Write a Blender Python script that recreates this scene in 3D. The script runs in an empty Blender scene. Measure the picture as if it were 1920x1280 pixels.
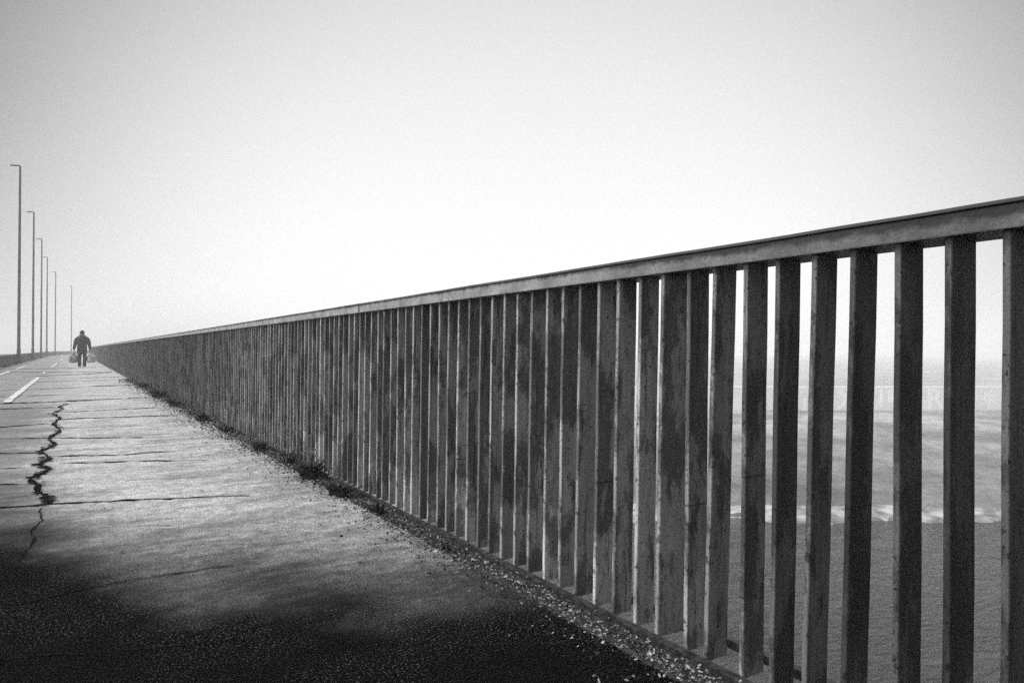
import bpy, bmesh, math, random
from mathutils import Vector, Matrix, noise as mnoise
sc = bpy.context.scene
COL = sc.collection
R = math.radians
PI = math.pi
random.seed(7)

# ------------------------------------------------------------------ camera
YAW = 32.24
S = 0.0985                              # spacing of the railing slats
EYE = 0.85
cam_d = bpy.data.cameras.new('camera')
cam_d.sensor_width = 36
cam_d.lens = 24.375
cam_d.clip_start = 0.05
cam_d.clip_end = 5000
cam = bpy.data.objects.new('camera', cam_d)
COL.objects.link(cam)
cam.location = (0, 0, EYE)
cam.rotation_euler = (R(90.66), 0, R(-YAW))
sc.camera = cam

# ------------------------------------------------------------------ sky, sun, exposure
SUN_AZ, SUN_EL = -38.0, 34.0            # azimuth measured from +Y towards +X
w = bpy.data.worlds.new('World')
sc.world = w
w.use_nodes = True
nt = w.node_tree
nt.nodes.clear()
sky = nt.nodes.new('ShaderNodeTexSky')
sky.sky_type = 'NISHITA'
sky.sun_disc = False
sky.sun_elevation = R(SUN_EL)
sky.sun_rotation = R(SUN_AZ)
sky.dust_density = 8.0
sky.air_density = 1.5
bw = nt.nodes.new('ShaderNodeRGBToBW')
nt.links.new(sky.outputs[0], bw.inputs[0])
# sky brightness shaped like a vignette: bright ahead of the camera, dull elsewhere
GL_AZ, GL_EL = 34.0, 6.0
gdir = (math.sin(R(GL_AZ)) * math.cos(R(GL_EL)), math.cos(R(GL_AZ)) * math.cos(R(GL_EL)), math.sin(R(GL_EL)))
tc = nt.nodes.new('ShaderNodeTexCoord')
dot = nt.nodes.new('ShaderNodeVectorMath'); dot.operation = 'DOT_PRODUCT'
dot.inputs[1].default_value = gdir
nt.links.new(tc.outputs['Generated'], dot.inputs[0])
def wmap(v, f0, f1, t0, t1):
    n = nt.nodes.new('ShaderNodeMapRange'); n.interpolation_type = 'SMOOTHSTEP'
    for k, x in (('From Min', f0), ('From Max', f1), ('To Min', t0), ('To Max', t1)): n.inputs[k].default_value = x
    nt.links.new(v, n.inputs['Value'])
    return n.outputs[0]
def wadd(a, b):
    n = nt.nodes.new('ShaderNodeMath'); n.operation = 'ADD'
    nt.links.new(a, n.inputs[0]); nt.links.new(b, n.inputs[1])
    return n.outputs[0]
front = wmap(dot.outputs['Value'], 0.64, 0.99, 0.13, 1.05)
sepw = nt.nodes.new('ShaderNodeSeparateXYZ'); nt.links.new(tc.outputs['Generated'], sepw.inputs[0])
upper = wmap(sepw.outputs['Z'], 0.24, 0.50, 1.0, 0.84)
fm = nt.nodes.new('ShaderNodeMath'); fm.operation = 'MULTIPLY'
nt.links.new(front, fm.inputs[0]); nt.links.new(upper, fm.inputs[1])
front = fm.outputs[0]
# unseen bright sky overhead and left, added to light railing, road and mist
zen = wmap(sepw.outputs['Z'], 0.46, 0.85, 0.0, 1.5)
dot2 = nt.nodes.new('ShaderNodeVectorMath'); dot2.operation = 'DOT_PRODUCT'
dot2.inputs[1].default_value = (math.sin(R(-85)) * math.cos(R(30)), math.cos(R(-85)) * math.cos(R(30)), math.sin(R(30)))
nt.links.new(tc.outputs['Generated'], dot2.inputs[0])
side = wmap(dot2.outputs['Value'], 0.45, 0.95, 0.0, 2.2)
mist = wmap(sepw.outputs['Z'], 0.0, 0.32, 0.24, 0.0)
ahead = wmap(dot.outputs['Value'], 0.2, 0.8, 0.0, 1.0)
mh = nt.nodes.new('ShaderNodeMath'); mh.operation = 'MULTIPLY'
nt.links.new(mist, mh.inputs[0]); nt.links.new(ahead, mh.inputs[1])
gain = wadd(wadd(wadd(front, zen), side), mh.outputs[0])
# the overcast veil evens the clear-sky gradient out
veil = nt.nodes.new('ShaderNodeMath'); veil.operation = 'MULTIPLY_ADD'
veil.inputs[1].default_value = 0.04
veil.inputs[2].default_value = 9.0
nt.links.new(bw.outputs[0], veil.inputs[0])
mul = nt.nodes.new('ShaderNodeMath'); mul.operation = 'MULTIPLY'
nt.links.new(veil.outputs[0], mul.inputs[0]); nt.links.new(gain, mul.inputs[1])
bg = nt.nodes.new('ShaderNodeBackground'); bg.inputs['Strength'].default_value = 0.1
nt.links.new(mul.outputs[0], bg.inputs['Color'])
wo = nt.nodes.new('ShaderNodeOutputWorld')
nt.links.new(bg.outputs[0], wo.inputs['Surface'])

sl = bpy.data.lights.new('sun', 'SUN')
sl.energy = 1.5
sl.angle = R(20)
sl.color = (1.0, 1.0, 1.0)
sun = bpy.data.objects.new('sun', sl)
COL.objects.link(sun)
sd = Vector((math.sin(R(SUN_AZ)) * math.cos(R(SUN_EL)), math.cos(R(SUN_AZ)) * math.cos(R(SUN_EL)), math.sin(R(SUN_EL))))
sun.rotation_euler = sd.to_track_quat('Z', 'Y').to_euler()
sun.location = sd * 50

sc.view_settings.view_transform = 'Standard'
sc.view_settings.look = 'None'
sc.view_settings.exposure = 0.0
sc.view_settings.gamma = 1.0
sc.cycles.volume_bounces = 2
sc.cycles.max_bounces = 8
sc.cycles.use_denoising = False

# ------------------------------------------------------------------ helpers
def link(o):
    COL.objects.link(o)
    return o

def tag(o, label=None, cat=None, group=None, kind=None):
    if label: o['label'] = label
    if cat: o['category'] = cat
    if group: o['group'] = group
    if kind: o['kind'] = kind
    return o

def empty(name, loc=(0, 0, 0), rz=0.0):
    o = bpy.data.objects.new(name, None)
    o.empty_display_size = 0.1
    o.location = loc
    o.rotation_euler = (0, 0, rz)
    return link(o)

def mesh_obj(name, verts, faces, mats, parent=None, smooth=False, mat_idx=None):
    me = bpy.data.meshes.new(name)
    me.from_pydata([tuple(v) for v in verts], [], faces)
    if not isinstance(mats, (list, tuple)): mats = [mats]
    for m in mats: me.materials.append(m)
    if mat_idx:
        me.polygons.foreach_set('material_index', mat_idx)
    if smooth:
        me.polygons.foreach_set('use_smooth', [True] * len(me.polygons))
    me.update()
    o = bpy.data.objects.new(name, me)
    if parent: o.parent = parent
    return link(o)

class MB:
    """collects shapes into one mesh"""
    def __init__(s): s.v = []; s.f = []; s.m = []
    def add(s, vs, fs, mi=0):
        b = len(s.v)
        s.v += [Vector(v) for v in vs]
        s.f += [tuple(b + i for i in f) for f in fs]
        s.m += [mi] * len(fs)
    def box(s, c, d, rot=None, mi=0):
        vs = []
        for dx in (-.5, .5):
            for dy in (-.5, .5):
                for dz in (-.5, .5):
                    p = Vector((dx * d[0], dy * d[1], dz * d[2]))
                    if rot: p = rot @ p
                    vs.append(p + Vector(c))
        s.add(vs, [(0, 1, 3, 2), (4, 6, 7, 5), (0, 4, 5, 1), (2, 3, 7, 6), (0, 2, 6, 4), (1, 5, 7, 3)], mi)
    def loft(s, rings, cap=True, mi=0):
        n = len(rings[0]); vs = [p for r in rings for p in r]; fs = []
        for k in range(len(rings) - 1):
            for i in range(n):
                j = (i + 1) % n
                fs.append((k * n + i, k * n + j, (k + 1) * n + j, (k + 1) * n + i))
        if cap:
            fs.append(tuple(range(n))[::-1])
            fs.append(tuple((len(rings) - 1) * n + i for i in range(n)))
        s.add(vs, fs, mi)
    def tube(s, pts, rad, n=8, mi=0):
        pts = [Vector(p) for p in pts]
        rings = []
        for k, p in enumerate(pts):
            a = pts[max(k - 1, 0)]; b = pts[min(k + 1, len(pts) - 1)]
            d = (b - a).normalized()
            u = d.cross(Vector((0, 1, 0)) if abs(d.y) < .9 else Vector((1, 0, 0))).normalized()
            v = d.cross(u)
            r = rad[k] if isinstance(rad, (list, tuple)) else rad
            rings.append([p + (u * math.cos(2 * PI * i / n) + v * math.sin(2 * PI * i / n)) * r for i in range(n)])
        s.loft(rings, True, mi)
    def build(s, name, mats, parent=None, smooth=False):
        return mesh_obj(name, s.v, s.f, mats, parent, smooth, s.m)

def ell(c, rx, ry, n=16, ph=0.0):
    return [Vector((c[0] + rx * math.cos(2 * PI * i / n + ph), c[1] + ry * math.sin(2 * PI * i / n + ph), c[2])) for i in range(n)]

# ------------------------------------------------------------------ material nodes (everything is grey: black and white photograph)
class N:
    def __init__(s, name, rough=.7, spec=.5, metal=0.0):
        s.m = bpy.data.materials.new(name); s.m.use_nodes = True
        s.t = s.m.node_tree
        s.b = s.t.nodes['Principled BSDF']
        s.b.inputs['Roughness'].default_value = rough
        s.b.inputs['Specular IOR Level'].default_value = spec
        s.b.inputs['Metallic'].default_value = metal
        g = s.t.nodes.new('ShaderNodeNewGeometry'); s.pos = g.outputs['Position']
        sp = s.t.nodes.new('ShaderNodeSeparateXYZ'); s.lk(s.pos, sp.inputs[0])
        s.X, s.Y, s.Z = sp.outputs
        oi = s.t.nodes.new('ShaderNodeObjectInfo'); s.rnd = oi.outputs['Random']
    def lk(s, a, b): s.t.links.new(a, b)
    def setin(s, sock, v):
        if isinstance(v, (int, float)): sock.default_value = v
        else: s.lk(v, sock)
    def math(s, op, a, b=0.0, c=0.0, clamp=False):
        n = s.t.nodes.new('ShaderNodeMath'); n.operation = op; n.use_clamp = clamp
        s.setin(n.inputs[0], a); s.setin(n.inputs[1], b); s.setin(n.inputs[2], c)
        return n.outputs[0]
    def add(s, a, b): return s.math('ADD', a, b)
    def mul(s, a, b): return s.math('MULTIPLY', a, b)
    def vec(s, sx, sy, sz, off=None):
        c = s.t.nodes.new('ShaderNodeCombineXYZ')
        s.setin(c.inputs[0], s.mul(s.X, sx)); s.setin(c.inputs[1], s.mul(s.Y, sy)); s.setin(c.inputs[2], s.mul(s.Z, sz))
        return c.outputs[0]
    def noise(s, scale, detail=4, rough=.55, vec=None, dist=0.0, w=None):
        n = s.t.nodes.new('ShaderNodeTexNoise')
        if w is not None:
            n.noise_dimensions = '4D'; s.setin(n.inputs['W'], w)
        n.inputs['Scale'].default_value = scale; n.inputs['Detail'].default_value = detail
        n.inputs['Roughness'].default_value = rough; n.inputs['Distortion'].default_value = dist
        s.lk(vec if vec is not None else s.pos, n.inputs['Vector'])
        return n.outputs['Fac']
    def voro(s, scale, vec=None, feat='F1'):
        n = s.t.nodes.new('ShaderNodeTexVoronoi'); n.feature = feat
        n.inputs['Scale'].default_value = scale
        s.lk(vec if vec is not None else s.pos, n.inputs['Vector'])
        return n.outputs['Distance']
    def ss(s, v, a, b, lo=0.0, hi=1.0, smooth=True):
        n = s.t.nodes.new('ShaderNodeMapRange'); n.interpolation_type = 'SMOOTHSTEP' if smooth else 'LINEAR'
        s.setin(n.inputs['Value'], v)
        for k, x in (('From Min', a), ('From Max', b), ('To Min', lo), ('To Max', hi)): s.setin(n.inputs[k], x)
        return n.outputs[0]
    def mix(s, f, a, b):
        n = s.t.nodes.new('ShaderNodeMix'); n.data_type = 'FLOAT'
        s.setin(n.inputs[0], f); s.setin(n.inputs[2], a); s.setin(n.inputs[3], b)
        return n.outputs[0]
    def color(s, v):
        if isinstance(v, (int, float)): s.b.inputs['Base Color'].default_value = (v, v, v, 1)
        else: s.lk(v, s.b.inputs['Base Color'])
    def rough(s, v): s.setin(s.b.inputs['Roughness'], v)
    def spec(s, v): s.setin(s.b.inputs['Specular IOR Level'], v)
    def bump(s, h, strength=.5, dist=.01):
        n = s.t.nodes.new('ShaderNodeBump'); n.inputs['Strength'].default_value = strength; n.inputs['Distance'].default_value = dist
        s.lk(h, n.inputs['Height']); s.lk(n.outputs[0], s.b.inputs['Normal'])

def plain(name, lo, hi, scale=20, rough=.7, spec=.4, bump=.2, metal=0.0):
    m = N(name, rough, spec, metal)
    n = m.noise(scale, 5)
    m.color(m.ss(n, .3, .7, lo, hi))
    if bump: m.bump(n, bump, .01)
    return m.m

def m_asphalt():
    m = N('asphalt', .6, .5)
    warp = m.noise(1.1, 5)
    warp2 = m.noise(3.5, 5)
    yy = m.add(m.Y, m.add(m.mul(m.add(warp, -.5), 1.6), m.mul(m.add(warp2, -.5), .7)))
    yy = m.add(yy, m.mul(m.X, .55))
    yy = m.add(yy, m.ss(m.X, -.35, .45, -1.0, 0.0))                       # painted darkening ends nearer the camera along the railing
    pale = m.ss(yy, 2.3, 4.7)                              # worn pale surface beyond a vignette painted dark into the foreground
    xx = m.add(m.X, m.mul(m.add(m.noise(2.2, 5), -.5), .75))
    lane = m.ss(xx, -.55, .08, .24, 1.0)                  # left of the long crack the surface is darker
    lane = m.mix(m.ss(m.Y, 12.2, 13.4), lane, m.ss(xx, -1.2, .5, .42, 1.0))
    streak = m.noise(1.0, 8, .75, m.vec(1.3, 3.4, 1))
    st = m.ss(streak, .36, .60, .45, 1.0)
    grit = m.noise(16, 9, .85)
    st = m.mul(st, m.ss(grit, .36, .62, .30, 1.35, False))
    dirt = m.ss(m.noise(3.0, 6, .7, m.vec(.8, 2.0, 1)), .32, .48, .5, 1.0)
    agg = m.noise(150, 3, .7)
    ag = m.ss(agg, .30, .70, .15, 1.75, False)
    stones = m.ss(m.voro(110), .18, .34, 1.5, .8)
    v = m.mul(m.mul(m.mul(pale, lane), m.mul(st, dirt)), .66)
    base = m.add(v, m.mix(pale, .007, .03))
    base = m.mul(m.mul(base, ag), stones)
    spark = m.mul(m.ss(m.noise(150, 1, .5), .62, .70), m.ss(m.noise(2.5, 5), .40, .60, .08, 1))
    base = m.add(base, m.mul(spark, .115))
    m.color(base)
    m.rough(m.mix(pale, .85, .58))
    m.spec(m.mix(pale, .0, .5))
    h = m.add(m.add(m.mul(agg, 1.0), m.mul(m.voro(110), .8)), m.mul(grit, 1.5))
    m.bump(m.add(h, m.mul(streak, .6)), .75, .012)
    return m.m

def m_baluster():
    m = N('weathered_painted_steel', .6, .3)
    wn = m.t.nodes.new('ShaderNodeTexWhiteNoise'); wn.noise_dimensions = '1D'
    m.lk(m.math('FLOOR', m.math('DIVIDE', m.add(m.Y, .921), S)), wn.inputs['W'])
    m.rnd = wn.outputs['Value']
    w = m.mul(m.rnd, 40.0)
    big = m.add(m.noise(1.0, 7, .66, m.vec(9, 9, 3.0), .15, w), m.mul(m.add(m.noise(85, 3, .6, None, 0, w), -.5), .10))
    streak = m.noise(1.0, 4, .6, m.vec(40, 40, 6), 0.2, w)
    tone = m.mul(m.mix(m.rnd, .115, .205), m.mul(m.ss(m.Y, .75, 1.7, .22, 1.0), m.ss(m.Y, 4.5, 13.0, 1.0, .42)))      # painted into tone: vignette on the nearest bars, shade on the far ones
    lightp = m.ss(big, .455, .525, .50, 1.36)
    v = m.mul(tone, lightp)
    v = m.mul(v, m.ss(streak, .3, .7, .75, 1.2))
    spots = m.ss(m.noise(95, 2, .5, None, 0, w), .635, .69, 1.0, .22)
    rust = m.ss(m.noise(1.0, 5, .7, m.vec(22, 22, 6), .5, w), .60, .68, 1.0, .38)
    fine = m.ss(m.noise(260, 2), .3, .7, .75, 1.25)
    runs = m.ss(m.noise(1.0, 3, .6, m.vec(85, 85, 1.8), 0, w), .57, .66, 1.0, .38)
    r2 = m.math('FRACT', m.mul(m.rnd, 17.3)); r3 = m.math('FRACT', m.mul(m.rnd, 31.7))
    seam = m.ss(m.math('ABSOLUTE', m.math('SUBTRACT', m.Z, m.math('MULTIPLY_ADD', r2, .6, .25))), .0015, .004, .35, 1.0)
    seam = m.mix(m.math('GREATER_THAN', r3, .72), 1.0, seam)
    lower = m.mix(m.math('GREATER_THAN', r3, .5), 1.0, m.ss(m.add(m.Z, m.mul(m.noise(9, 5, .6), .35)), .38, .42, 1.55, 1.0))
    chips = m.mix(m.math('LESS_THAN', m.X, 1.4665), 1.0, m.ss(m.noise(34, 4, .6, None, 0, w), .60, .64, 1.0, .35))
    v = m.mul(m.mul(v, m.mul(runs, seam)), m.mul(lower, chips))
    edge = m.ss(m.X, 1.4625, 1.466, 1.75, 1.0)              # paint worn pale on the narrow edge people brush past
    v = m.mul(m.mul(m.mul(v, spots), m.mul(rust, fine)), edge)
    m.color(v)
    m.bump(m.add(big, m.mul(m.noise(120, 3), .4)), .35, .003)
    return m.m

def m_rail():
    m = N('weathered_rail_paint', .55, .35)
    big = m.noise(9, 6, .65)
    v = m.ss(big, .3, .72, .17, .36)
    v = m.mul(v, m.ss(m.noise(240, 2), .3, .7, .75, 1.25))
    # dark band with a ragged lower border along the upper lip
    zz = m.add(m.Z, m.mul(m.add(m.noise(26, 5), -.5), .035))
    zz = m.add(zz, m.ss(m.Y, .8, 2.6, .016, 0.0))  # band widened near the camera as part of the painted vignette
    v = m.mul(v, m.ss(zz, 1.103, 1.121, 1.0, .10))
    v = m.mul(v, m.ss(m.noise(38, 2), .70, .74, 1.0, .2))
    near = m.ss(m.add(m.Y, m.mul(m.noise(6, 4), .8)), 1.0, 3.0, .38, 1.0)  # vignette painted in: rail colour darkened near the camera
    v = m.mul(v, near)
    m.color(v)
    m.bump(m.noise(60, 5), .35, .004)
    return m.m

def m_water():
    m = N('river_water', .12, .35)
    m.b.inputs['IOR'].default_value = 1.33
    c_, s_ = math.cos(R(-YAW)), math.sin(R(-YAW))
    al = m.add(m.mul(m.X, c_), m.mul(m.Y, s_)); ac = m.add(m.mul(m.X, -s_), m.mul(m.Y, c_))
    cv = m.t.nodes.new('ShaderNodeCombineXYZ'); m.lk(m.mul(al, .12), cv.inputs[0]); m.lk(m.mul(ac, 1.5), cv.inputs[1])
    stk = m.noise(1.0, 6, .65, cv.outputs[0], .3)
    m.color(m.add(m.ss(stk, .45, .68, .006, .05), m.ss(m.noise(1.0, 3, .6, cv.outputs[0], .8, ), .70, .74, 0.0, .18)))
    m.rough(m.ss(stk, .4, .6, .06, .30))
    h = m.add(m.noise(1.0, 5, .55, m.vec(.5, .9, 1), .6), m.mul(m.noise(1, 4, .6, m.vec(2.2, 4.5, 1), .4), .5))
    m.bump(h, 1.0, .8)
    return m.m

def m_bank():
    m = N('bank_mud', .8, .3)
    v = m.ss(m.noise(.12, 6), .35, .65, .07, .20)
    v = m.mul(v, m.ss(m.noise(1.5, 6), .3, .7, .7, 1.2))
    ac = m.add(m.mul(m.X, -math.sin(R(-YAW))), m.mul(m.Y, math.cos(R(-YAW))))
    v = m.mul(v, m.ss(m.add(ac, m.mul(m.noise(.2, 4), 14)), 48, 92, .8, 2.0))      # haze painted into the mud colour: paler away from the water
    m.color(v)
    m.bump(m.noise(.8, 6), .6, .3)
    return m.m

M = {}
M['asphalt'] = m_asphalt()
M['crack'] = plain('crack_dirt', .003, .010, 60, 1.0, 0.0)
M['paint'] = plain('road_paint', .22, .68, 9, .6, .4)
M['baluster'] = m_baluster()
M['rail'] = m_rail()
M['rail_bar'] = plain('dark_steel', .02, .06, 30, .6, .3)
M['concrete'] = plain('kerb_dark', .012, .05, 40, .9, .1, .4)  # one dark tone for the whole kerb
M['deck'] = plain('deck_concrete', .05, .12, 8, .85, .3, .3)
M['gravel_bed'] = plain('gravel_bed', .015, .09, 90, .9, .2, .8)
M['stone_pale'] = plain('gravel_pale', .16, .42, 60, .8, .3, 0)
M['stone_dark'] = plain('gravel_dark', .03, .09, 60, .9, .2, 0)
M['leaf_pale'] = plain('dry_leaf_pale', .14, .42, 40, .7, .3, 0)
M['leaf_dark'] = plain('wet_leaf_dark', .008, .028, 40, .85, .1, 0)
M['weed'] = plain('weed_leaf', .008, .03, 30, .8, .15, 0)
M['straw'] = plain('dry_straw', .10, .25, 30, .8, .2, 0)
M['barrier'] = plain('barrier_concrete', .018, .06, 3, .85, .2, .3)
M['lamp'] = plain('lamp_steel', .02, .045, 12, .5, .4, .1)
M['lamp_glass'] = plain('lamp_lens', .1, .16, 12, .2, .5, 0)
M['skin'] = plain('skin', .28, .34, 30, .55, .4, .05)
M['jacket'] = plain('dark_jacket', .010, .026, 25, .75, .2, .5)
M['hood'] = plain('hood_lining', .03, .08, 25, .85, .2, .5)
M['trouser'] = plain('dark_trousers', .006, .014, 25, .8, .2, .4)
M['shoe'] = plain('black_shoe', .006, .012, 25, .5, .4, .1)
M['strap'] = plain('black_strap', .003, .006, 25, .6, .3, .1)
M['bag_grey'] = plain('grey_plastic', .04, .32, 9, .35, .5, .7)
M['bag_pale'] = plain('pale_plastic', .16, .66, 8, .35, .5, .7)
M['bag_knot'] = plain('plastic_handles', .5, .7, 12, .4, .5, .4)
M['water'] = m_water()
M['bank'] = m_bank()
M['sand'] = plain('pale_sand', .12, .46, 1.1, .8, .2, .6)
M['far_ground'] = plain('far_ground', .26, .36, .05, .9, .1, 0)
M['quay'] = plain('quay_concrete', .74, .82, .4, .85, .2, .2)
M['mural'] = plain('mural_white', .92, .95, 1.5, .7, .2, 0)

# ------------------------------------------------------------------ the bridge line (straight, then a slow bend to the right)
CURVE0, RAD = 98.0, 450.0
def bend(y): return 0.0 if y < CURVE0 else (y - CURVE0) ** 2 / (2 * RAD)
def slope(y): return 0.0 if y < CURVE0 else (y - CURVE0) / RAD
def along(x, y, z=0.0):
    return Vector((x + bend(y), y, z))
def ystops(y0, y1, step=4.0):
    n = max(1, int(math.ceil((y1 - y0) / step)))
    return [y0 + (y1 - y0) * i / n for i in range(n + 1)]
def sweep(profile, ys, close=True):
    """profile: (x,z) points; swept along the bridge"""
    mb = MB()
    rings = [[along(px, y, pz) for (px, pz) in profile] for y in ys]
    mb.loft(rings, close)
    return mb

Y_END = 170.0
ys_all = ystops(-6, Y_END, 4)

# path: one sheet, crack strips laid into the same mesh, 4 mm proud
path = MB()
vs = []
xs = [-2.95, -1.5, 0, 1.0, 1.315]
for y in ys_all:
    for x in xs: vs.append(along(x, y, 0.0))
fs = []
for a in range(len(ys_all) - 1):
    for b in range(len(xs) - 1):
        i = a * len(xs) + b
        fs.append((i, i + 1, i + 1 + len(xs), i + len(xs)))
path.add(vs, fs, 0)

def crack(pts, wid, jag=.5, step=.03, seed=0, taper=True, wobs=1.0):
    rnd = random.Random(seed)
    P = [Vector((p[0], p[1], 0)) for p in pts]
    line = []
    for a, b in zip(P[:-1], P[1:]):
        n = max(2, int((b - a).length / step))
        for i in range(n): line.append(a.lerp(b, i / n))
    line.append(P[-1])
    L = len(line)
    left, right = [], []
    off = rnd.random() * 100
    for i, p in enumerate(line):
        d = (line[min(i + 1, L - 1)] - line[max(i - 1, 0)]).normalized()
        nn = Vector((-d.y, d.x, 0))
        wob = mnoise.noise(Vector((off + i * step * 3, 0, 0))) * .045 + mnoise.noise(Vector((off + i * step * 14, 5, 0))) * .018
        t = i / (L - 1)
        wv = wid * (1 + jag * mnoise.noise(Vector((off, i * step * 9, 3))) * 1.6 + rnd.uniform(-jag, jag) * .4)
        if taper: wv *= min(1, .25 + 5 * t) * min(1, .25 + 4 * (1 - t))
        wv = max(wv, .002)
        z = Vector((0, 0, .004))
        wob *= wobs
        left.append(p + nn * (wob + wv / 2) + z); right.append(p + nn * (wob - wv / 2 * rnd.uniform(.6, 1.2)) + z)
    fs = [(i, L + i, L + i + 1, i + 1) for i in range(L - 1)]
    path.add(left + right, fs, 1)

CR = [([(-2.9, 12.9), (-.99, 13.43), (-.07, 13.52), (1.29, 13.86)], 0.22), ([(-2.9, 12.3), (-.9, 12.23), (-.20, 12.15)], 0.16),
      ([(-2, 9.2), (-.69, 9.38), (-.23, 9.55)], 0.12), ([(-.19, 10.09), (.5, 10.0), (1.23, 9.85)], 0.11),
      ([(-2, 8.6), (-.6, 8.2), (.83, 7.4)], 0.05), ([(-2, 7.6), (-.52, 7.03), (-.24, 6.89)], 0.07),
      ([(-.16, 6.63), (.36, 6.4), (.71, 6.39)], 0.05), ([(-.45, 6.12), (-.26, 6.08)], 0.05), ([(-.1, 6.2), (.87, 5.76)], 0.04),
      ([(-.8, 5.6), (-.4, 5.41), (-.22, 5.34)], 0.04), ([(-1, 4.8), (-.34, 4.63), (-.1, 4.58), (.41, 4.42), (.87, 4.22)], 0.04),
      ([(-.5, 2.75), (-.06, 2.88), (.18, 2.92), (.49, 2.90), (.65, 2.88)], .014), ([(-.4, 2.45), (-.17, 2.36), (.08, 2.26), (.34, 2.18), (.62, 2.05)], .007),
      ([(.32, 18.73), (1.29, 18.83)], 0.42), ([(-2.2, 17.4), (-1.31, 17.79), (.3, 18.21)], 0.14), ([(-2.9, 32.2), (-2.3, 31.9), (1.2, 30.35)], 0.6),
      ([(-1.41, 26.51), (.15, 27.7), (1.2, 29.8)], 0.4), ([(-2.72, 37.03), (.82, 36.81)], 0.7), ([(-.18, 11.19), (1.05, 11.32)], 0.1),
      ([(-.26, 23.92), (1.3, 24.73)], 0.25), ([(-.94, 22.0), (1.26, 22.1)], 0.22), ([(-2.4, 15.6), (-1, 15.4), (.1, 15.55)], 0.1),
      ([(-.1, 8.9), (.7, 8.75)], .02), ([(.1, 5.2), (.9, 4.95)], .008), ([(-2.5, 20.2), (-.9, 20.3)], .06), ([(-2.9, 42.5), (1.2, 43)], .2),
      ([(.24, 3.81), (.41, 3.7)], .008), ([(-.1, 7.9), (.4, 7.75), (.9, 7.8)], .012), ([(-2.8, 24.3), (-.5, 24.8)], .08), ([(-2.8, 28.8), (-.2, 29.4)], .1)]
for i, (p, wd) in enumerate(CR): crack(p, wd * .72, .8, .03 if p[0][1] < 15 else .12, i)
LONG = [(-.08, 12.9), (-.19, 12.3), (-.14, 11.7), (-.25, 11.04), (-.15, 10.3), (-.20, 9.45), (-.12, 8.7), (-.20, 8.02), (-.15, 7.4), (-.23, 6.99), (-.16, 6.5), (-.22, 6.2), (-.15, 5.9), (-.24, 5.55), (-.19, 5.3), (-.20, 5.1), (-.14, 4.85), (-.11, 4.58)]
crack(LONG, .027, .9, .025, 91, False, .45)
crack([(-.11, 4.58), (-.14, 4.24), (-.17, 4.01), (-.15, 3.75), (-.19, 3.3)], .007, .9, .025, 92)
# crumbs and short side splinters along the long crack
rr = random.Random(5)
for k in range(150):
    t = rr.random() * (len(LONG) - 1); i = int(t); f = t - i
    x = LONG[i][0] * (1 - f) + LONG[i + 1][0] * f + rr.gauss(0, .022); y = LONG[i][1] * (1 - f) + LONG[i + 1][1] * f
    l = rr.uniform(.01, .045); h = rr.uniform(.02, .06)
    a = rr.uniform(-.4, .4)
    pts = []
    for q in range(5):
        an = 2 * PI * q / 5
        px, py = math.cos(an) * l * rr.uniform(.5, 1), math.sin(an) * h * rr.uniform(.5, 1)
        pts.append(Vector((x + px * math.cos(a) - py * math.sin(a), y + px * math.sin(a) + py * math.cos(a), .0085 + k * 1e-5)))
    path.add(pts, [(0, 1, 2, 3, 4)], 1)
# small pits over the worn surface
for k in range(110):
    y = 2.2 + 14 * rr.random() ** 1.4; x = rr.uniform(-1.6, 1.25)
    l = rr.uniform(.004, .014); h = l * rr.uniform(.5, .9)
    pts = [Vector((x + math.cos(2 * PI * q / 6) * l * rr.uniform(.5, 1), y + math.sin(2 * PI * q / 6) * h * rr.uniform(.5, 1), .006 + k * 3e-6)) for q in range(6)]
    path.add(pts, [(0, 1, 2, 3, 4, 5)], 1)
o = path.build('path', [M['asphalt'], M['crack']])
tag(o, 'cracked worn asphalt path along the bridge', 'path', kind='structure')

# painted dashes: 8 mm above
def dash(x, y0, y1, wd, seed):
    rnd = random.Random(seed)
    ys = ystops(y0, y1, .25)
    l = [along(x - wd / 2 + rnd.uniform(-.012, .012), y, .0135) for y in ys]
    r = [along(x + wd / 2 + rnd.uniform(-.012, .012), y, .0135) for y in ys]
    n = len(ys)
    return mesh_obj('painted_line', l + r, [(i, n + i, n + i + 1, i + 1) for i in range(n - 1)], M['paint'])
DASH = [(-.915, 13.55, 25.2, .11), (-.915, 29.0, 31.0, .11), (-.915, 38.5, 51.5, .11), (-.915, 63, 75, .13), (-2.1, 28.0, 33.0, .13), (-2.1, 36.5, 43, .13)]
for i, (x, y0, y1, wd) in enumerate(DASH):
    o = dash(x, y0, y1, wd, i); tag(o, kind='structure')

# gravel strip and the deck slab edge
o = sweep([(1.315, .001), (1.315, -.05), (1.425, -.05), (1.425, -.006)], ys_all).build('gravel_strip', M['gravel_bed']); tag(o, kind='structure')
kerb = MB()
ys_k = ystops(-6, 30, .12) + ystops(34, Y_END, 4)
prof = lambda y: [(1.425 + .006 * mnoise.noise(Vector((y * 4, 0, 0))), -.06), (1.454, -.06), (1.454 + .003 * mnoise.noise(Vector((y * 3, 7, 0))), .012), (1.427 + .010 * mnoise.noise(Vector((y * 5, 3, 0))), .010 + .006 * mnoise.noise(Vector((y * 7, 1, 0))))]
kerb.loft([[along(a, y, b) for a, b in prof(y)] for y in ys_k])
o = kerb.build('kerb', M['concrete']); tag(o, kind='structure')
o = sweep([(-16, -.9), (-10, -1.6), (0.6, -1.5), (1.45, -.75), (1.45, -.062), (-3.3, -.062), (-3.3, -.03), (-16, -.03)], ys_all).build('bridge_deck', M['deck']); tag(o, kind='structure')
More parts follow.
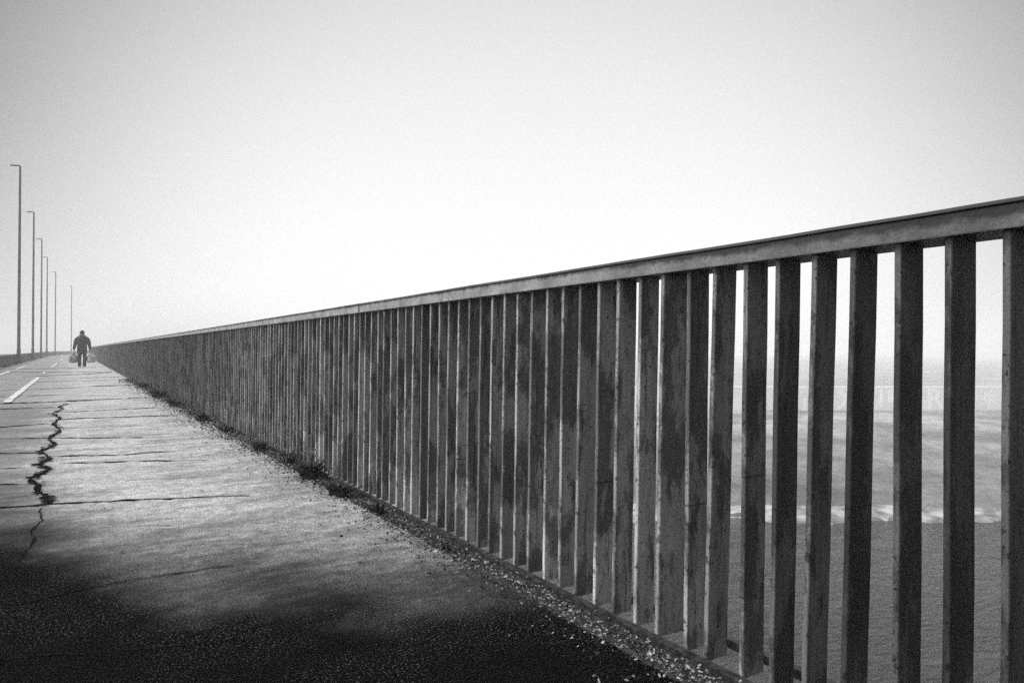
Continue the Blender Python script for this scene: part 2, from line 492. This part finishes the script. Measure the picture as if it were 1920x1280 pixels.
o = sweep([(-16, -.026), (-3.3, -.026), (-3.3, -.022), (-16, -.022)], ys_all).build('road', M['deck']); tag(o, kind='structure')

# ------------------------------------------------------------------ slatted railing
D0 = 1.461
def slat_y(n): return S * (n + 15.5) - .921
T, DEP = .0141, .100
Z0, Z1 = 0.002, 1.0716
FR, BK = 1.4435, 1.579

def slat_mesh():
    mb = MB(); b = .0016
    pr = [(b, 0), (DEP - b, 0), (DEP, b), (DEP, T - b), (DEP - b, T), (b, T), (0, T - b), (0, b)]
    rings = []
    for k in range(7):
        z = (Z1 - Z0) * k / 6
        wv = .0008 * math.sin(k * 2.1)
        rings.append([Vector((x, y - T + wv, z)) for x, y in pr])
    mb.loft(rings)
    return mb
sm = slat_mesh()
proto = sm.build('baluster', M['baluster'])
proto_mesh = proto.data
bpy.data.objects.remove(proto)

rs = random.Random(3)
def slat_params(n):
    y = slat_y(n) + rs.uniform(-.002, .002)
    yaw = rs.gauss(0, R(.9)); lean = .030 + rs.gauss(0, .005)
    sx = {-1: 1.0, 0: 1.0, 1: 1.0, 2: .90, 3: .85}.get(n, .80 + rs.uniform(-.03, .03))
    if n < 3: lean = .013
    if n < 9: yaw *= .4
    if n == 9: yaw = R(-3.5); sx = 1.05                      # one wider, twisted bar that closes the gap beside it
    if n in (10, 11): yaw = R(.8); sx = .75
    return y, yaw, lean, sx

def slat_obj(n, parent, py):
    y, yaw, lean, sx = slat_params(n)
    o = bpy.data.objects.new('baluster', proto_mesh)
    link(o); o.parent = parent
    o.location = (D0 + bend(y) + rs.uniform(-.0015, .0015), y + lean - py, Z0)
    o.rotation_euler = (lean / 1.07, 0, yaw)
    o.scale = (sx, 1, 1)
    return o

def slat_bulk(ns, parent, py):
    mb = MB()
    for n in ns:
        y, yaw, lean, sx = slat_params(n)
        vs = []
        c, s_ = math.cos(yaw), math.sin(yaw)
        for (zz, ll) in ((Z0, lean), (Z1, 0)):
            for (px, py_) in ((0, -T), (DEP, -T), (DEP, 0), (0, 0)):
                px = px * sx
                vs.append(Vector((D0 + bend(y) + px * c - py_ * s_, y + ll - py + px * s_ + py_ * c, zz)))
        mb.add(vs, [(0, 3, 2, 1), (4, 5, 6, 7), (0, 1, 5, 4), (1, 2, 6, 5), (2, 3, 7, 6), (3, 0, 4, 7)])
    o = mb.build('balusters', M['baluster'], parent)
    o['kind'] = 'stuff'
    return o

rail_prof = [(FR, 1.0716), (FR + .002, 1.0716), (BK - .002, 1.0716), (BK, 1.074), (BK, 1.112), (BK + .004, 1.115), (BK + .004, 1.122), (BK - .015, 1.127),
             (FR + .020, 1.1285), (FR + .004, 1.1265), (FR - .004, 1.1225), (FR - .005, 1.118), (FR, 1.1145), (FR - .0005, 1.074)]
def rail_part(y0, y1, parent, py, step):
    mb = MB()
    rings = []
    for y in ystops(y0, y1, step):
        dz = .0022 * mnoise.noise(Vector((y * 1.3, 0, 0))) + .0012 * mnoise.noise(Vector((y * 6, 4, 0)))
        rings.append([along(px, y, pz + dz * (1 if pz > 1.08 else .3)) - Vector((0, py, 0)) for px, pz in rail_prof])
    mb.loft(rings)
    return mb.build('top_rail', M['rail'], parent)
def bar_part(y0, y1, parent, py, step):
    mb = MB()
    mb.loft([[along(px, y, pz) - Vector((0, py, 0)) for px, pz in ((1.563, .010), (1.586, .010), (1.586, .034), (1.563, .034))] for y in ystops(y0, y1, step)])
    return mb.build('bottom_rail', M['rail_bar'], parent)

SEC = 108.5 * S
J0 = slat_y(34.6)
def railing(label, n0, n1, nind, step, ya, yb):
    root = empty('bridge_railing', (0, ya, 0))
    tag(root, label, 'railing', 'slatted railing sections along the bridge edge')
    rail_part(ya + .012, yb - .012, root, ya, step)
    bar_part(ya + .012, yb - .012, root, ya, max(step, .5))
    jp = MB(); jx = bend(yb)
    jp.loft([[Vector((x + jx, yb - ya + dy, z)) for x, z in ((FR + .006, 1.078), (BK - .006, 1.078), (BK - .006, 1.112), (FR + .006, 1.112))] for dy in (-.03, .03)])
    jp.build('joint_plate', M['rail_bar'], root)
    for n in range(n0, min(n1, n0 + nind)): slat_obj(n, root, ya)
    if n1 > n0 + nind: slat_bulk(range(n0 + nind, n1), root, ya)
    return root
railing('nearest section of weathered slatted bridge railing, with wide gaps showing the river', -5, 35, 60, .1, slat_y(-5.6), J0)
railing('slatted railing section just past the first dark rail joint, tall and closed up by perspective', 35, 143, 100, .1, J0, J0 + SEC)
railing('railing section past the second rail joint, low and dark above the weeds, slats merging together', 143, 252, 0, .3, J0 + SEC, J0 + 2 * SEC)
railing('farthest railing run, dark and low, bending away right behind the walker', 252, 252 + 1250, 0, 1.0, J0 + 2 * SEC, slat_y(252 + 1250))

# ------------------------------------------------------------------ litter, gravel and weeds along the railing foot
def bits(name, count, mats, fn, seed):
    rnd = random.Random(seed); mb = MB()
    for k in range(count): fn(mb, rnd)
    return mb.build(name, mats)

def strip_y(rnd): return .45 + 22 * rnd.random() ** 2.0
def f_stone(mb, rnd):
    y = strip_y(rnd); x = rnd.triangular(1.30, 1.435, 1.38)
    r = rnd.uniform(.0015, .0055) * (1 + y * .08)
    vs = [Vector((x, y, .0)) + Vector((a * r * rnd.uniform(.6, 1.3), b * r * rnd.uniform(.6, 1.3), c * r * rnd.uniform(.5, 1))) for a, b, c in ((1, 0, 0), (-1, 0, 0), (0, 1, 0), (0, -1, 0), (0, 0, 1), (0, 0, -1))]
    mb.add(vs, [(0, 2, 4), (2, 1, 4), (1, 3, 4), (3, 0, 4), (2, 0, 5), (1, 2, 5), (3, 1, 5), (0, 3, 5)], 0 if rnd.random() < .4 else 1)
o = bits('gravel', 11000, [M['stone_pale'], M['stone_dark']], f_stone, 11)
tag(o, 'small pale and dark stones lying along the railing foot', 'gravel', kind='stuff')

def f_leaf(mb, rnd):
    y = strip_y(rnd)
    far = min(1, y / 8)
    x = rnd.gauss(1.345 - .03 * far, .035 + .035 * far)
    x = min(x, 1.43)
    if rnd.random() < .22: x = 1.30 - abs(rnd.gauss(0, .07 + .09 * far))
    l = rnd.uniform(.0025, .0075) * (1 + .14 * y); wd = l * rnd.uniform(.25, .6)
    z = .004 + abs(rnd.gauss(0, .008))
    rot = Matrix.Rotation(rnd.uniform(0, 2 * PI), 3, 'Z') @ Matrix.Rotation(rnd.gauss(0, .5), 3, 'X') @ Matrix.Rotation(rnd.gauss(0, .4), 3, 'Y')
    pts = [(-l, 0, 0), (-l * .3, wd, l * .15), (l * .5, wd * .8, l * .1), (l, 0, l * .25), (l * .4, -wd * .8, l * .1), (-l * .4, -wd, l * .12)]
    mb.add([rot @ Vector(p) + Vector((x, y, z + l * .2)) for p in pts], [(0, 1, 2, 3), (0, 3, 4, 5)], 0 if rnd.random() < (.18 if y < 2.6 else .10) else 1)
o = bits('leaf_litter', 13000, [M['leaf_pale'], M['leaf_dark']], f_leaf, 12)
tag(o, 'dead leaves and crumbs drifted against the railing foot', 'leaf litter', kind='stuff')
def f_leaf2(mb, rnd):
    y = 14 + 34 * rnd.random(); x = -2.93 + abs(rnd.gauss(0, .12))
    l = rnd.uniform(.02, .07); wd = l * rnd.uniform(.3, .7)
    rot = Matrix.Rotation(rnd.uniform(0, 2 * PI), 3, 'Z') @ Matrix.Rotation(rnd.gauss(0, .6), 3, 'X')
    pts = [(-l, 0, 0), (-l * .3, wd, l * .15), (l, 0, l * .25), (-l * .4, -wd, l * .12)]
    mb.add([rot @ Vector(p) + Vector((x, y, .01 + l * .3)) for p in pts], [(0, 1, 2, 3)], 0 if rnd.random() < .3 else 1)
o = bits('leaf_litter', 900, [M['leaf_pale'], M['leaf_dark']], f_leaf2, 13)
tag(o, 'dark leaves and dirt gathered along the foot of the low barrier', 'leaf litter', kind='stuff')

def weed(x, y, rad, hgt, blades, stems, label, seed, stem_h=.24):
    rnd = random.Random(seed)
    root = empty('weed_tuft', (x, y, 0))
    tag(root, label, 'weed', 'weeds growing along the railing foot')
    mb = MB()
    for k in range(blades):
        a = rnd.uniform(0, 2 * PI); r0 = rad * .5 * rnd.random()
        L = hgt * rnd.uniform(.5, 1.25); lean = rnd.uniform(.3, 1.25)
        wd = L * rnd.uniform(.07, .18)
        base = Vector((math.cos(a) * r0 * .6, math.sin(a) * r0 * 1.6, 0))
        a2 = a + rnd.gauss(0, .6)
        d = Vector((math.cos(a2), math.sin(a2) * 1.3, 0)); s = Vector((-d.y, d.x, 0)).normalized()
        p = [base + d * (L * lean * t * t) + Vector((0, 0, L * (t - .35 * lean * t * t))) for t in (0, .35, .7, 1)]
        wv = [wd * .5, wd, wd * .8, wd * .08]
        vs = []
        for q, ww in zip(p, wv): vs += [q - s * ww, q + s * ww]
        mb.add(vs, [(0, 1, 3, 2), (2, 3, 5, 4), (4, 5, 7, 6)])
    mb.build('foliage', M['weed'], root)
    for k in range(stems):
        sb = MB()
        a = rnd.uniform(0, 2 * PI); h = stem_h * rnd.uniform(.55, 1.1)
        bx, by = rnd.uniform(-.03, .03), rnd.uniform(-rad, rad)
        dx, dy = rnd.gauss(0, .06), rnd.gauss(0, .08)
        pts = [(bx + dx * t * t, by + dy * t * t, h * t) for t in (0, .35, .7, 1)]
        sb.tube(pts, [.0022, .0018, .0014, .001], 5)
        for q in range(7):
            t = rnd.uniform(.55, 1.0)
            c = Vector((bx + dx * t * t, by + dy * t * t, h * t))
            dd = Vector((rnd.gauss(0, 1), rnd.gauss(0, 1), .6)).normalized() * rnd.uniform(.012, .03)
            sb.tube([c, c + dd], [.001, .003], 4)
            sb.tube([c + dd, c + dd * 1.3], [.0045, .002], 4)
        sb.build('stem', M['straw'], root)
    return root
W = [(1.34, 2.62, .05, .05, 16, 0, 'small dark weed tuft nearest the camera, alone on the pale gravel'),
     (1.34, 3.45, .09, .06, 30, 0, 'flat dark weed tuft on the gravel between the nearest sprig and the bushy weeds'),
     (1.30, 3.95, .14, .09, 60, 2, 'broad ragged weed tuft spilling onto the asphalt with two dry stalks'),
     (1.33, 4.62, .16, .12, 90, 6, 'bushiest dark weed with several tall pale seed stalks against the slats'),
     (1.36, 5.3, .12, .09, 50, 4, 'spiky weed with pale stalks just beyond the bushiest one'),
     (1.33, 6.1, .14, .08, 50, 3, 'low spreading weed with thin dry stalks, mid railing'),
     (1.33, 7.6, .2, .08, 60, 1, 'dark creeping weed with a single dry stalk below the closed slats'),
     (1.30, 9.0, .22, .09, 60, 0, 'leafy dark weed mat at the path edge beyond the creeping weed'),
     (1.28, 11.6, .25, .12, 60, 0, 'dark weed clump on the near side of the wide cross crack'),
     (1.27, 13.9, .35, .16, 80, 0, 'dark weed clump where the wide cross crack meets the railing'),
     (1.30, 17.5, .35, .14, 60, 0, 'farthest weed clump, low and dark along the distant railing')]
for i, (x, y, r_, h_, b_, s_, lab) in enumerate(W): weed(x, y, r_, h_, b_, s_, lab, 40 + i)

# ------------------------------------------------------------------ low barrier on the left
bar = empty('low_barrier', (-3.05, 0, 0))
tag(bar, 'low dark concrete barrier along the left side of the path', 'barrier')
off = Vector((-3.05, 0, 0))
def swb(profile, y0, y1, step=4):
    mb = MB(); mb.loft([[along(px, y, pz) - off for px, pz in profile] for y in ystops(y0, y1, step)]); return mb
swb([(-2.952, -.06), (-2.952, .10), (-2.99, .18), (-3.0, .47), (-3.14, .47), (-3.20, .1), (-3.20, -.06)], -6, Y_END).build('wall', M['barrier'], bar)
swb([(-2.975, .473), (-2.97, .555), (-2.99, .565), (-3.15, .565), (-3.165, .555), (-3.165, .473)], -6, Y_END).build('coping', M['rail_bar'], bar)

# ------------------------------------------------------------------ lamp posts
def lamp_parts(root, H):
    p = MB()
    p.tube([(0, 0, 0), (0, 0, .9), (0, 0, .94), (0, 0, 5), (0, 0, H - .06), (-.02, 0, H + .01), (-.12, 0, H + .015)], [.105, .105, .09, .078, .058, .045, .035], 12)
    p.build('pole', M['lamp'], root, True)
    b = MB(); b.box((0, 0, .011), (.34, .34, .022))
    for sx in (-.13, .13):
        for sy in (-.13, .13): b.tube([(sx, sy, .023), (sx, sy, .06)], .014, 6)
    b.build('base_plate', M['lamp'], root)
    d = MB(); d.box((0, -.099, .62), (.09, .008, .32)); d.build('access_door', M['lamp'], root)
    h = MB()
    rings = []
    for x, wy, z0, z1 in ((-.09, .035, H - .02, H + .04), (-.14, .06, H - .025, H + .04), (-.22, .11, H - .03, H + .035), (-.42, .10, H - .04, H + .015), (-.50, .06, H - .04, H + .0)):
        rings.append([Vector((x, -wy, z0)), Vector((x, wy, z0)), Vector((x, wy * .8, z1)), Vector((x, -wy * .8, z1))])
    h.loft(rings)
    lh = h.build('lamp_head', M['lamp'], root)
    g = MB(); g.box((-.32, 0, H - .041), (.16, .15, .008)); g.build('lens', M['lamp_glass'], lh)

LY = [51.3, 68.0, 84.2, 100.5, 119.0, 144.0]
LL = ['nearest and tallest dark street lamp, leftmost above the low barrier', 'dark street lamp second in the row, between the tallest lamp and the greyer ones',
      'grey street lamp in the middle of the row, just left of a close neighbour', 'fading street lamp close behind the middle one on its right',
      'pale thin street lamp nearly lost in fog, left of the faintest one', 'faintest street lamp, nearest the walker and almost gone in the fog']
for i, y in enumerate(LY):
    p = along(-2.86, y, .0)
    root = empty('street_lamp', p, -math.atan(slope(y)))
    lamp_parts(root, 11.95)
    tag(root, LL[i], 'street lamp', 'street lamps along the left side of the bridge')

# ------------------------------------------------------------------ walker with two carrier bags
def skin_mesh(pts, edges, root_i=0, sub=2):
    me = bpy.data.meshes.new('tmp')
    me.from_pydata([p[:3] for p in pts], edges, [])
    o = bpy.data.objects.new('tmp', me); link(o)
    o.modifiers.new('s', 'SKIN')
    for i, p in enumerate(pts):
        sv = me.skin_vertices[0].data[i]
        r_ = p[3]
        sv.radius = r_ if isinstance(r_, tuple) else (r_, r_)
        sv.use_root = (i == root_i)
    ss_ = o.modifiers.new('u', 'SUBSURF'); ss_.levels = sub; ss_.render_levels = sub
    dg = bpy.context.evaluated_depsgraph_get()
    out = bpy.data.meshes.new_from_object(o.evaluated_get(dg))
    bpy.data.objects.remove(o); bpy.data.meshes.remove(me)
    return out

PX, PY = .31, 39.9
per = empty('person', (PX, PY, 0), R(2))
per.scale = (1.10, 1.10, 1.0)
tag(per, 'person in dark hooded jacket and hat walking away, a full bag in each hand', 'person')
P = []; E_ = []
def pt(x, y, z, r, prev=None):
    P.append((x, y, z, r)); i = len(P) - 1
    if prev is not None: E_.append((prev, i))
    return i
pel = pt(0, 0, .93, (.15, .11))
sp1 = pt(0, .01, 1.12, (.14, .10), pel)
sp2 = pt(0, .03, 1.32, (.17, .11), sp1)
nk = pt(0, .07, 1.49, .062, sp2)
hd0 = pt(0, .105, 1.585, .078, nk)
hd1 = pt(0, .115, 1.68, (.078, .095), hd0)
hd2 = pt(0, .11, 1.745, .055, hd1)
pt(0, .225, 1.62, .016, hd0)                               # nose
for s in (-1, 1): pt(s * .088, .11, 1.635, .016, hd0)      # ears
HANDS = []
for s in (-1, 1):
    sh = pt(s * .17, .03, 1.42, .062, sp2)
    el = pt(s * .255, -.01, 1.13, .047, sh)
    wr = pt(s * .30, .02, .875, .031, el)
    pa = pt(s * .305, .025, .80, (.024, .042), wr)
    HANDS.append((s * .305, .03, .745))
    for q, (oy, ln) in enumerate(((-.032, .030), (-.011, .036), (.011, .034), (.031, .027))):   # fingers hooked round the handles
        f1 = pt(s * .309, .025 + oy, .762, .0098, pa)
        f2 = pt(s * .300, .025 + oy, .762 - ln, .0092, f1)
        f3 = pt(s * .278, .025 + oy, .752 - ln, .0086, f2)
        pt(s * .266, .025 + oy, .768 - ln, .008, f3)
    th = pt(s * .288, .062, .795, .012, pa)
    t2 = pt(s * .274, .070, .768, .0105, th)
    pt(s * .268, .058, .745, .009, t2)
    hp = pt(s * .09, 0, .88, .095, pel)
    yo = .10 if s < 0 else -.06
    kn = pt(s * .095, .05 + yo * .6, .50, .06, hp)
    an = pt(s * .085, yo, .10, .042, kn)
    hl = pt(s * .085, yo - .04, .045, .038, an)
    pt(s * .09, yo + .15, .035, .035, an)
me = skin_mesh(P, E_)
me.materials.append(M['skin']); me.name = 'body'
for p in me.polygons: p.use_smooth = True
b = bpy.data.objects.new('body', me); b.parent = per; link(b)

def rings_from(spec, n=18, wob=.006, seed=0):
    out = []
    for k, (cx, cy, z, rx, ry) in enumerate(spec):
        r = ell((cx, cy, z), rx, ry, n)
        for q in r:
            d = mnoise.noise(Vector((q.x * 9 + seed, q.y * 9, q.z * 14)))
            q += (q - Vector((cx, cy, z))).normalized() * d * wob
        out.append(r)
    return out
jk = MB()
jk.loft(rings_from([(0, 0, .84, .185, .145), (0, 0, .88, .20, .155), (0, 0, 1.0, .195, .15), (0, .005, 1.06, .18, .14), (0, .01, 1.09, .197, .155), (0, .015, 1.2, .205, .16), (0, .02, 1.32, .212, .165), (0, .03, 1.41, .178, .15), (0, .045, 1.475, .145, .12), (0, .06, 1.52, .085, .085), (0, .07, 1.54, .07, .075)], 22, .012))
for s in (-1, 1):
    sp = [(s * .12, .035, 1.42, .085), (s * .18, .028, 1.375, .09), (s * .225, .012, 1.30, .084), (s * .262, -.008, 1.14, .074), (s * .285, .005, 1.0, .064), (s * .305, .02, .89, .056), (s * .307, .022, .855, .05)]
    jk.tube([q[:3] for q in sp], [q[3] for q in sp], 14)
jk.build('jacket', M['jacket'], per, True)
hd = MB()
hd.loft(rings_from([(0, .02, 1.40, .10, .10), (0, -.01, 1.44, .155, .145), (0, .0, 1.50, .15, .145), (0, .03, 1.555, .115, .115), (0, .06, 1.585, .085, .085)], 18, .018, 4))
hd.build('hood', M['hood'], per, True)
ht = MB()
ht.loft(rings_from([(0, .105, 1.615, .096, .112), (0, .105, 1.65, .105, .12), (0, .105, 1.655, .098, .113), (0, .105, 1.70, .095, .11), (0, .10, 1.745, .078, .09), (0, .095, 1.775, .048, .055), (0, .09, 1.787, .015, .018)], 18, .004, 2))
ht.build('hat', M['jacket'], per, True)
tr = MB()
for s in (-1, 1):
    yo = .10 if s < 0 else -.06
    tr.loft(rings_from([(s * .085, 0, .93, .10, .125), (s * .092, 0, .84, .103, .125), (s * .095, .02 + yo * .3, .68, .092, .10), (s * .097, .05 + yo * .6, .50, .075, .08), (s * .092, .02 + yo * .85, .28, .072, .076), (s * .088, yo, .10, .072, .08), (s * .088, yo, .06, .075, .085)], 16, .012, 9 + s))
tr.build('trousers', M['trouser'], per, True)
for s in (-1, 1):
    yo = .10 if s < 0 else -.06
    f = MB(); f.loft([ell((s * .088, yo + .035 + dy, z), rx, ry, 14) for z, rx, ry, dy in ((.0, .05, .145, 0), (.02, .055, .15, 0), (.06, .052, .135, -.01), (.10, .045, .085, -.04))])
    f.build('shoe', M['shoe'], per, True)
stp = MB()
pts = []
for k in range(13):
    t = k / 12
    x = .15 - .33 * t; z = 1.475 - .42 * t
    y = .015 - .172 * math.sqrt(max(0, 1 - (x / .235) ** 2)) - .004
    if k == 0: y += .05
    pts.append((x, y, z))
vs = []
for q in pts:
    vs += [Vector(q) + Vector((.014, 0, .016)), Vector(q) + Vector((-.014, 0, -.016)), Vector(q) + Vector((-.014, -.007, -.016)), Vector(q) + Vector((.014, -.007, .016))]
stp.loft([vs[i * 4:i * 4 + 4] for i in range(13)])
stp.build('strap', M['strap'], per)

def bag(loc, mat, rx, label, seed):
    root = empty('carrier_bag', (PX + loc[0], PY + loc[1], 0), R(2))
    tag(root, label, 'bag', 'full carrier bags held by the walker')
    sp = [(.0, .195, .03, .03), (0, .20, .10, .085), (0, .215, .145, .12), (0, .27, .172, .14), (0, .36, .178, .145), (0, .46, .165, .132), (0, .55, .135, .105), (0, .62, .095, .07), (0, .665, .065, .045), (0, .69, .05, .035)]
    mb = MB(); n = 28; rings = []
    for (c, z, a, b_) in sp:
        r = ell((0, 0, z), a * rx, b_, n)
        for q in r:
            d = mnoise.noise(Vector((q.x * 14 + seed * 7, q.y * 14, q.z * 9))) + .5 * mnoise.noise(Vector((q.x * 40 + seed, q.y * 40, q.z * 16)))
            k = min(1, (a / .1))
            q += Vector((q.x, q.y, 0)).normalized() * d * .028 * k if (q.x or q.y) else Vector()
            q.z += .012 * mnoise.noise(Vector((q.x * 12, q.y * 12 + seed, 3)))
        rings.append(r)
    mb.loft(rings)
    mb.build('sack', mat, root, True)
    hb = MB()
    for s in (-1, 1):
        hb.tube([(-.05 * s, s * .02, .66), (-.03, s * .028, .70), (-.012, s * .014, .722), (.01, s * .014, .722), (.03, s * .028, .70), (.05 * s, s * .02, .66)], .011, 7)
    for q in range(5):                                       # loose crumpled flaps round the neck
        a = 2 * PI * q / 5 + seed; d = Vector((math.cos(a), math.sin(a), 0)); sd_ = Vector((-d.y, d.x, 0))
        c = d * .05 + Vector((0, 0, .665))
        e = d * .11 + Vector((0, 0, .70 + .02 * (q % 2)))
        hb.add([c - sd_ * .03, c + sd_ * .03, e + sd_ * .04, e - sd_ * .035], [(0, 1, 2, 3)])
        hb.add([x + Vector((0, 0, -.004)) - d * .003 for x in (c - sd_ * .03, c + sd_ * .03, e + sd_ * .04, e - sd_ * .035)], [(3, 2, 1, 0)])
    hb.build('handles', M['bag_knot'], root, True)
bag((-.365, .03), M['bag_grey'], 1.12, "bulging grey carrier bag in the walker's left hand", 1)
bag((.375, .03), M['bag_pale'], 1.15, "bulging pale carrier bag in the walker's right hand, nearest the railing", 2)

# ------------------------------------------------------------------ river, far bank
WL = -9.0
wv = [Vector((x, y, WL)) for x, y in ((-600, -150), (700, -150), (700, 900), (-600, 900))]
o = mesh_obj('water', wv, [(0, 1, 2, 3)], M['water']); tag(o, kind='structure')

ca, sa = math.cos(R(-YAW)), math.sin(R(-YAW))
def bank_pt(x, d, z):                                        # x along the shore, d away from the bridge; shore runs at an angle to the bridge
    return Vector((x * ca - d * sa, x * sa + d * ca, z))
vs = []; fs = []
nx, nd = 90, 46
for i in range(nx + 1):
    x = -30 + 280 * i / nx
    for j in range(nd + 1):
        t = j / nd
        d = 38 + 55 * t
        d0 = 38.8 + 1.8 * mnoise.noise(Vector((x * .13, 0, 0))) + 1.0 * mnoise.noise(Vector((x * .4, 2, 0)))
        u = max(0, d - d0)
        z = WL - .35 + min(2.3, .10 * u ** .85 + .35 * min(1, u / 2)) + .12 * mnoise.noise(Vector((x * .3, d * .3, 0)))
        vs.append(bank_pt(x, d, z))
for i in range(nx):
    for j in range(nd):
        a = i * (nd + 1) + j
        fs.append((a, a + nd + 1, a + nd + 2, a + 1))
o = mesh_obj('river_bank', vs, fs, M['bank'], None, True); tag(o, kind='structure')

# pale sandbar at the water's edge
rings = []
for i in range(90):
    x = -12 + 42 * i / 89
    wn = 2.4 * math.sin(PI * i / 89) ** .35
    c = 41.4 + .8 * mnoise.noise(Vector((x * .25, 9, 0))) - .03 * (x - 10)
    wd = wn * max(.15, 1.0 + .8 * mnoise.noise(Vector((x * .5, 4, 0))) + .5 * mnoise.noise(Vector((x * 1.7, 8, 0))))
    rings.append([bank_pt(x, c - wd, WL - .2), bank_pt(x, c - wd * .5, WL + .18), bank_pt(x, c + wd * .4, WL + .42), bank_pt(x, c + wd, WL + .1)])
mb = MB(); mb.loft(rings)
o = mb.build('sandbar', M['sand'], None, True); tag(o, kind='structure')

vs = [bank_pt(x, d, -5.2) for x, d in ((-60, 91.3), (330, 91.3), (330, 700), (-60, 700))]
vs += [v - Vector((0, 0, 3.5)) for v in vs]
o = mesh_obj('ground', vs, [(0, 1, 2, 3), (0, 4, 5, 1)], M['far_ground']); tag(o, kind='structure')

# quay wall with faded painted lettering
WD = 90.0
pxm = WD / 1300.0
zt, zb = EYE - 70 * pxm, EYE - 116 * pxm
qr = empty('quay_wall', (0, 0, 0), R(-YAW))
tag(qr, 'pale concrete quay wall with faded white lettering on the far bank', 'wall')
mb = MB()
mb.box((70, WD + .6, (zt + zb) / 2), (200, 1.2, zt - zb))
mb.build('wall', M['quay'], qr)
def wx(u): return (u - 960) * pxm
def wz(v): return EYE - (v - 655) * pxm
let = MB()
Yw = WD - .012
def quad(u0, v0, u1, v1):
    let.box(((wx(u0) + wx(u1)) / 2, Yw, (wz(v0) + wz(v1)) / 2), (abs(wx(u1) - wx(u0)), .02, abs(wz(v1) - wz(v0))))
quad(1506, 747, 1511, 768); quad(1503, 769, 1512, 772)
for k in range(9):                                            # a bowed stroke
    a0, a1 = -1.3 + k * .3, -1.3 + (k + 1) * .3
    vs = []
    for rr_ in (13, 21):
        for a in (a0, a1): vs.append(Vector((wx(1566 + rr_ * math.cos(a)), Yw - .01, wz(749 + rr_ * math.sin(a)))))
    let.add(vs, [(0, 1, 3, 2)])
quad(1649, 730, 1655, 763); quad(1664, 730, 1676, 754)
let.build('painted_letters', M['mural'], qr)
cu = bpy.data.curves.new('t', 'FONT'); cu.body = 'R'; cu.size = 3.7; cu.extrude = .01; cu.offset = .06
to = bpy.data.objects.new('t', cu); link(to)
me = bpy.data.meshes.new_from_object(to.evaluated_get(bpy.context.evaluated_depsgraph_get()))
bpy.data.objects.remove(to)
me.materials.append(M['mural'])
ro = bpy.data.objects.new('painted_letter', me); link(ro); ro.parent = qr
ro.location = (wx(1736), Yw, wz(766)); ro.rotation_euler = (R(90), 0, 0)
ck = MB()
for i in range(-4, 4):
    for j in range(-4, 4):
        if (i + j) % 2 == 0 and math.hypot(i + .5, j + .5) < 3.7:
            u0, v0 = 1856 + i * 3.6, 747 + j * 3.6
            ck.box((wx(u0 + 1.8), Yw, wz(v0 + 1.8)), (3.6 * pxm * .96, .02, 3.6 * pxm * .96))
ck.build('chequered_disc', M['mural'], qr)

# ------------------------------------------------------------------ mist
hz = N('mist')
hz.t.nodes.clear()
pv = hz.t.nodes.new('ShaderNodeVolumePrincipled')
pv.inputs['Color'].default_value = (.98, .98, .98, 1)
pv.inputs['Density'].default_value = 0.0032
pv.inputs['Anisotropy'].default_value = 0.0
ou = hz.t.nodes.new('ShaderNodeOutputMaterial')
hz.t.links.new(pv.outputs[0], ou.inputs['Volume'])
mb = MB(); mb.box((50, 375, (WL - 1 + 14) / 2), (1310, 1060, 14 - (WL - 1)))
o = mb.build('haze', hz.m); tag(o, kind='stuff')
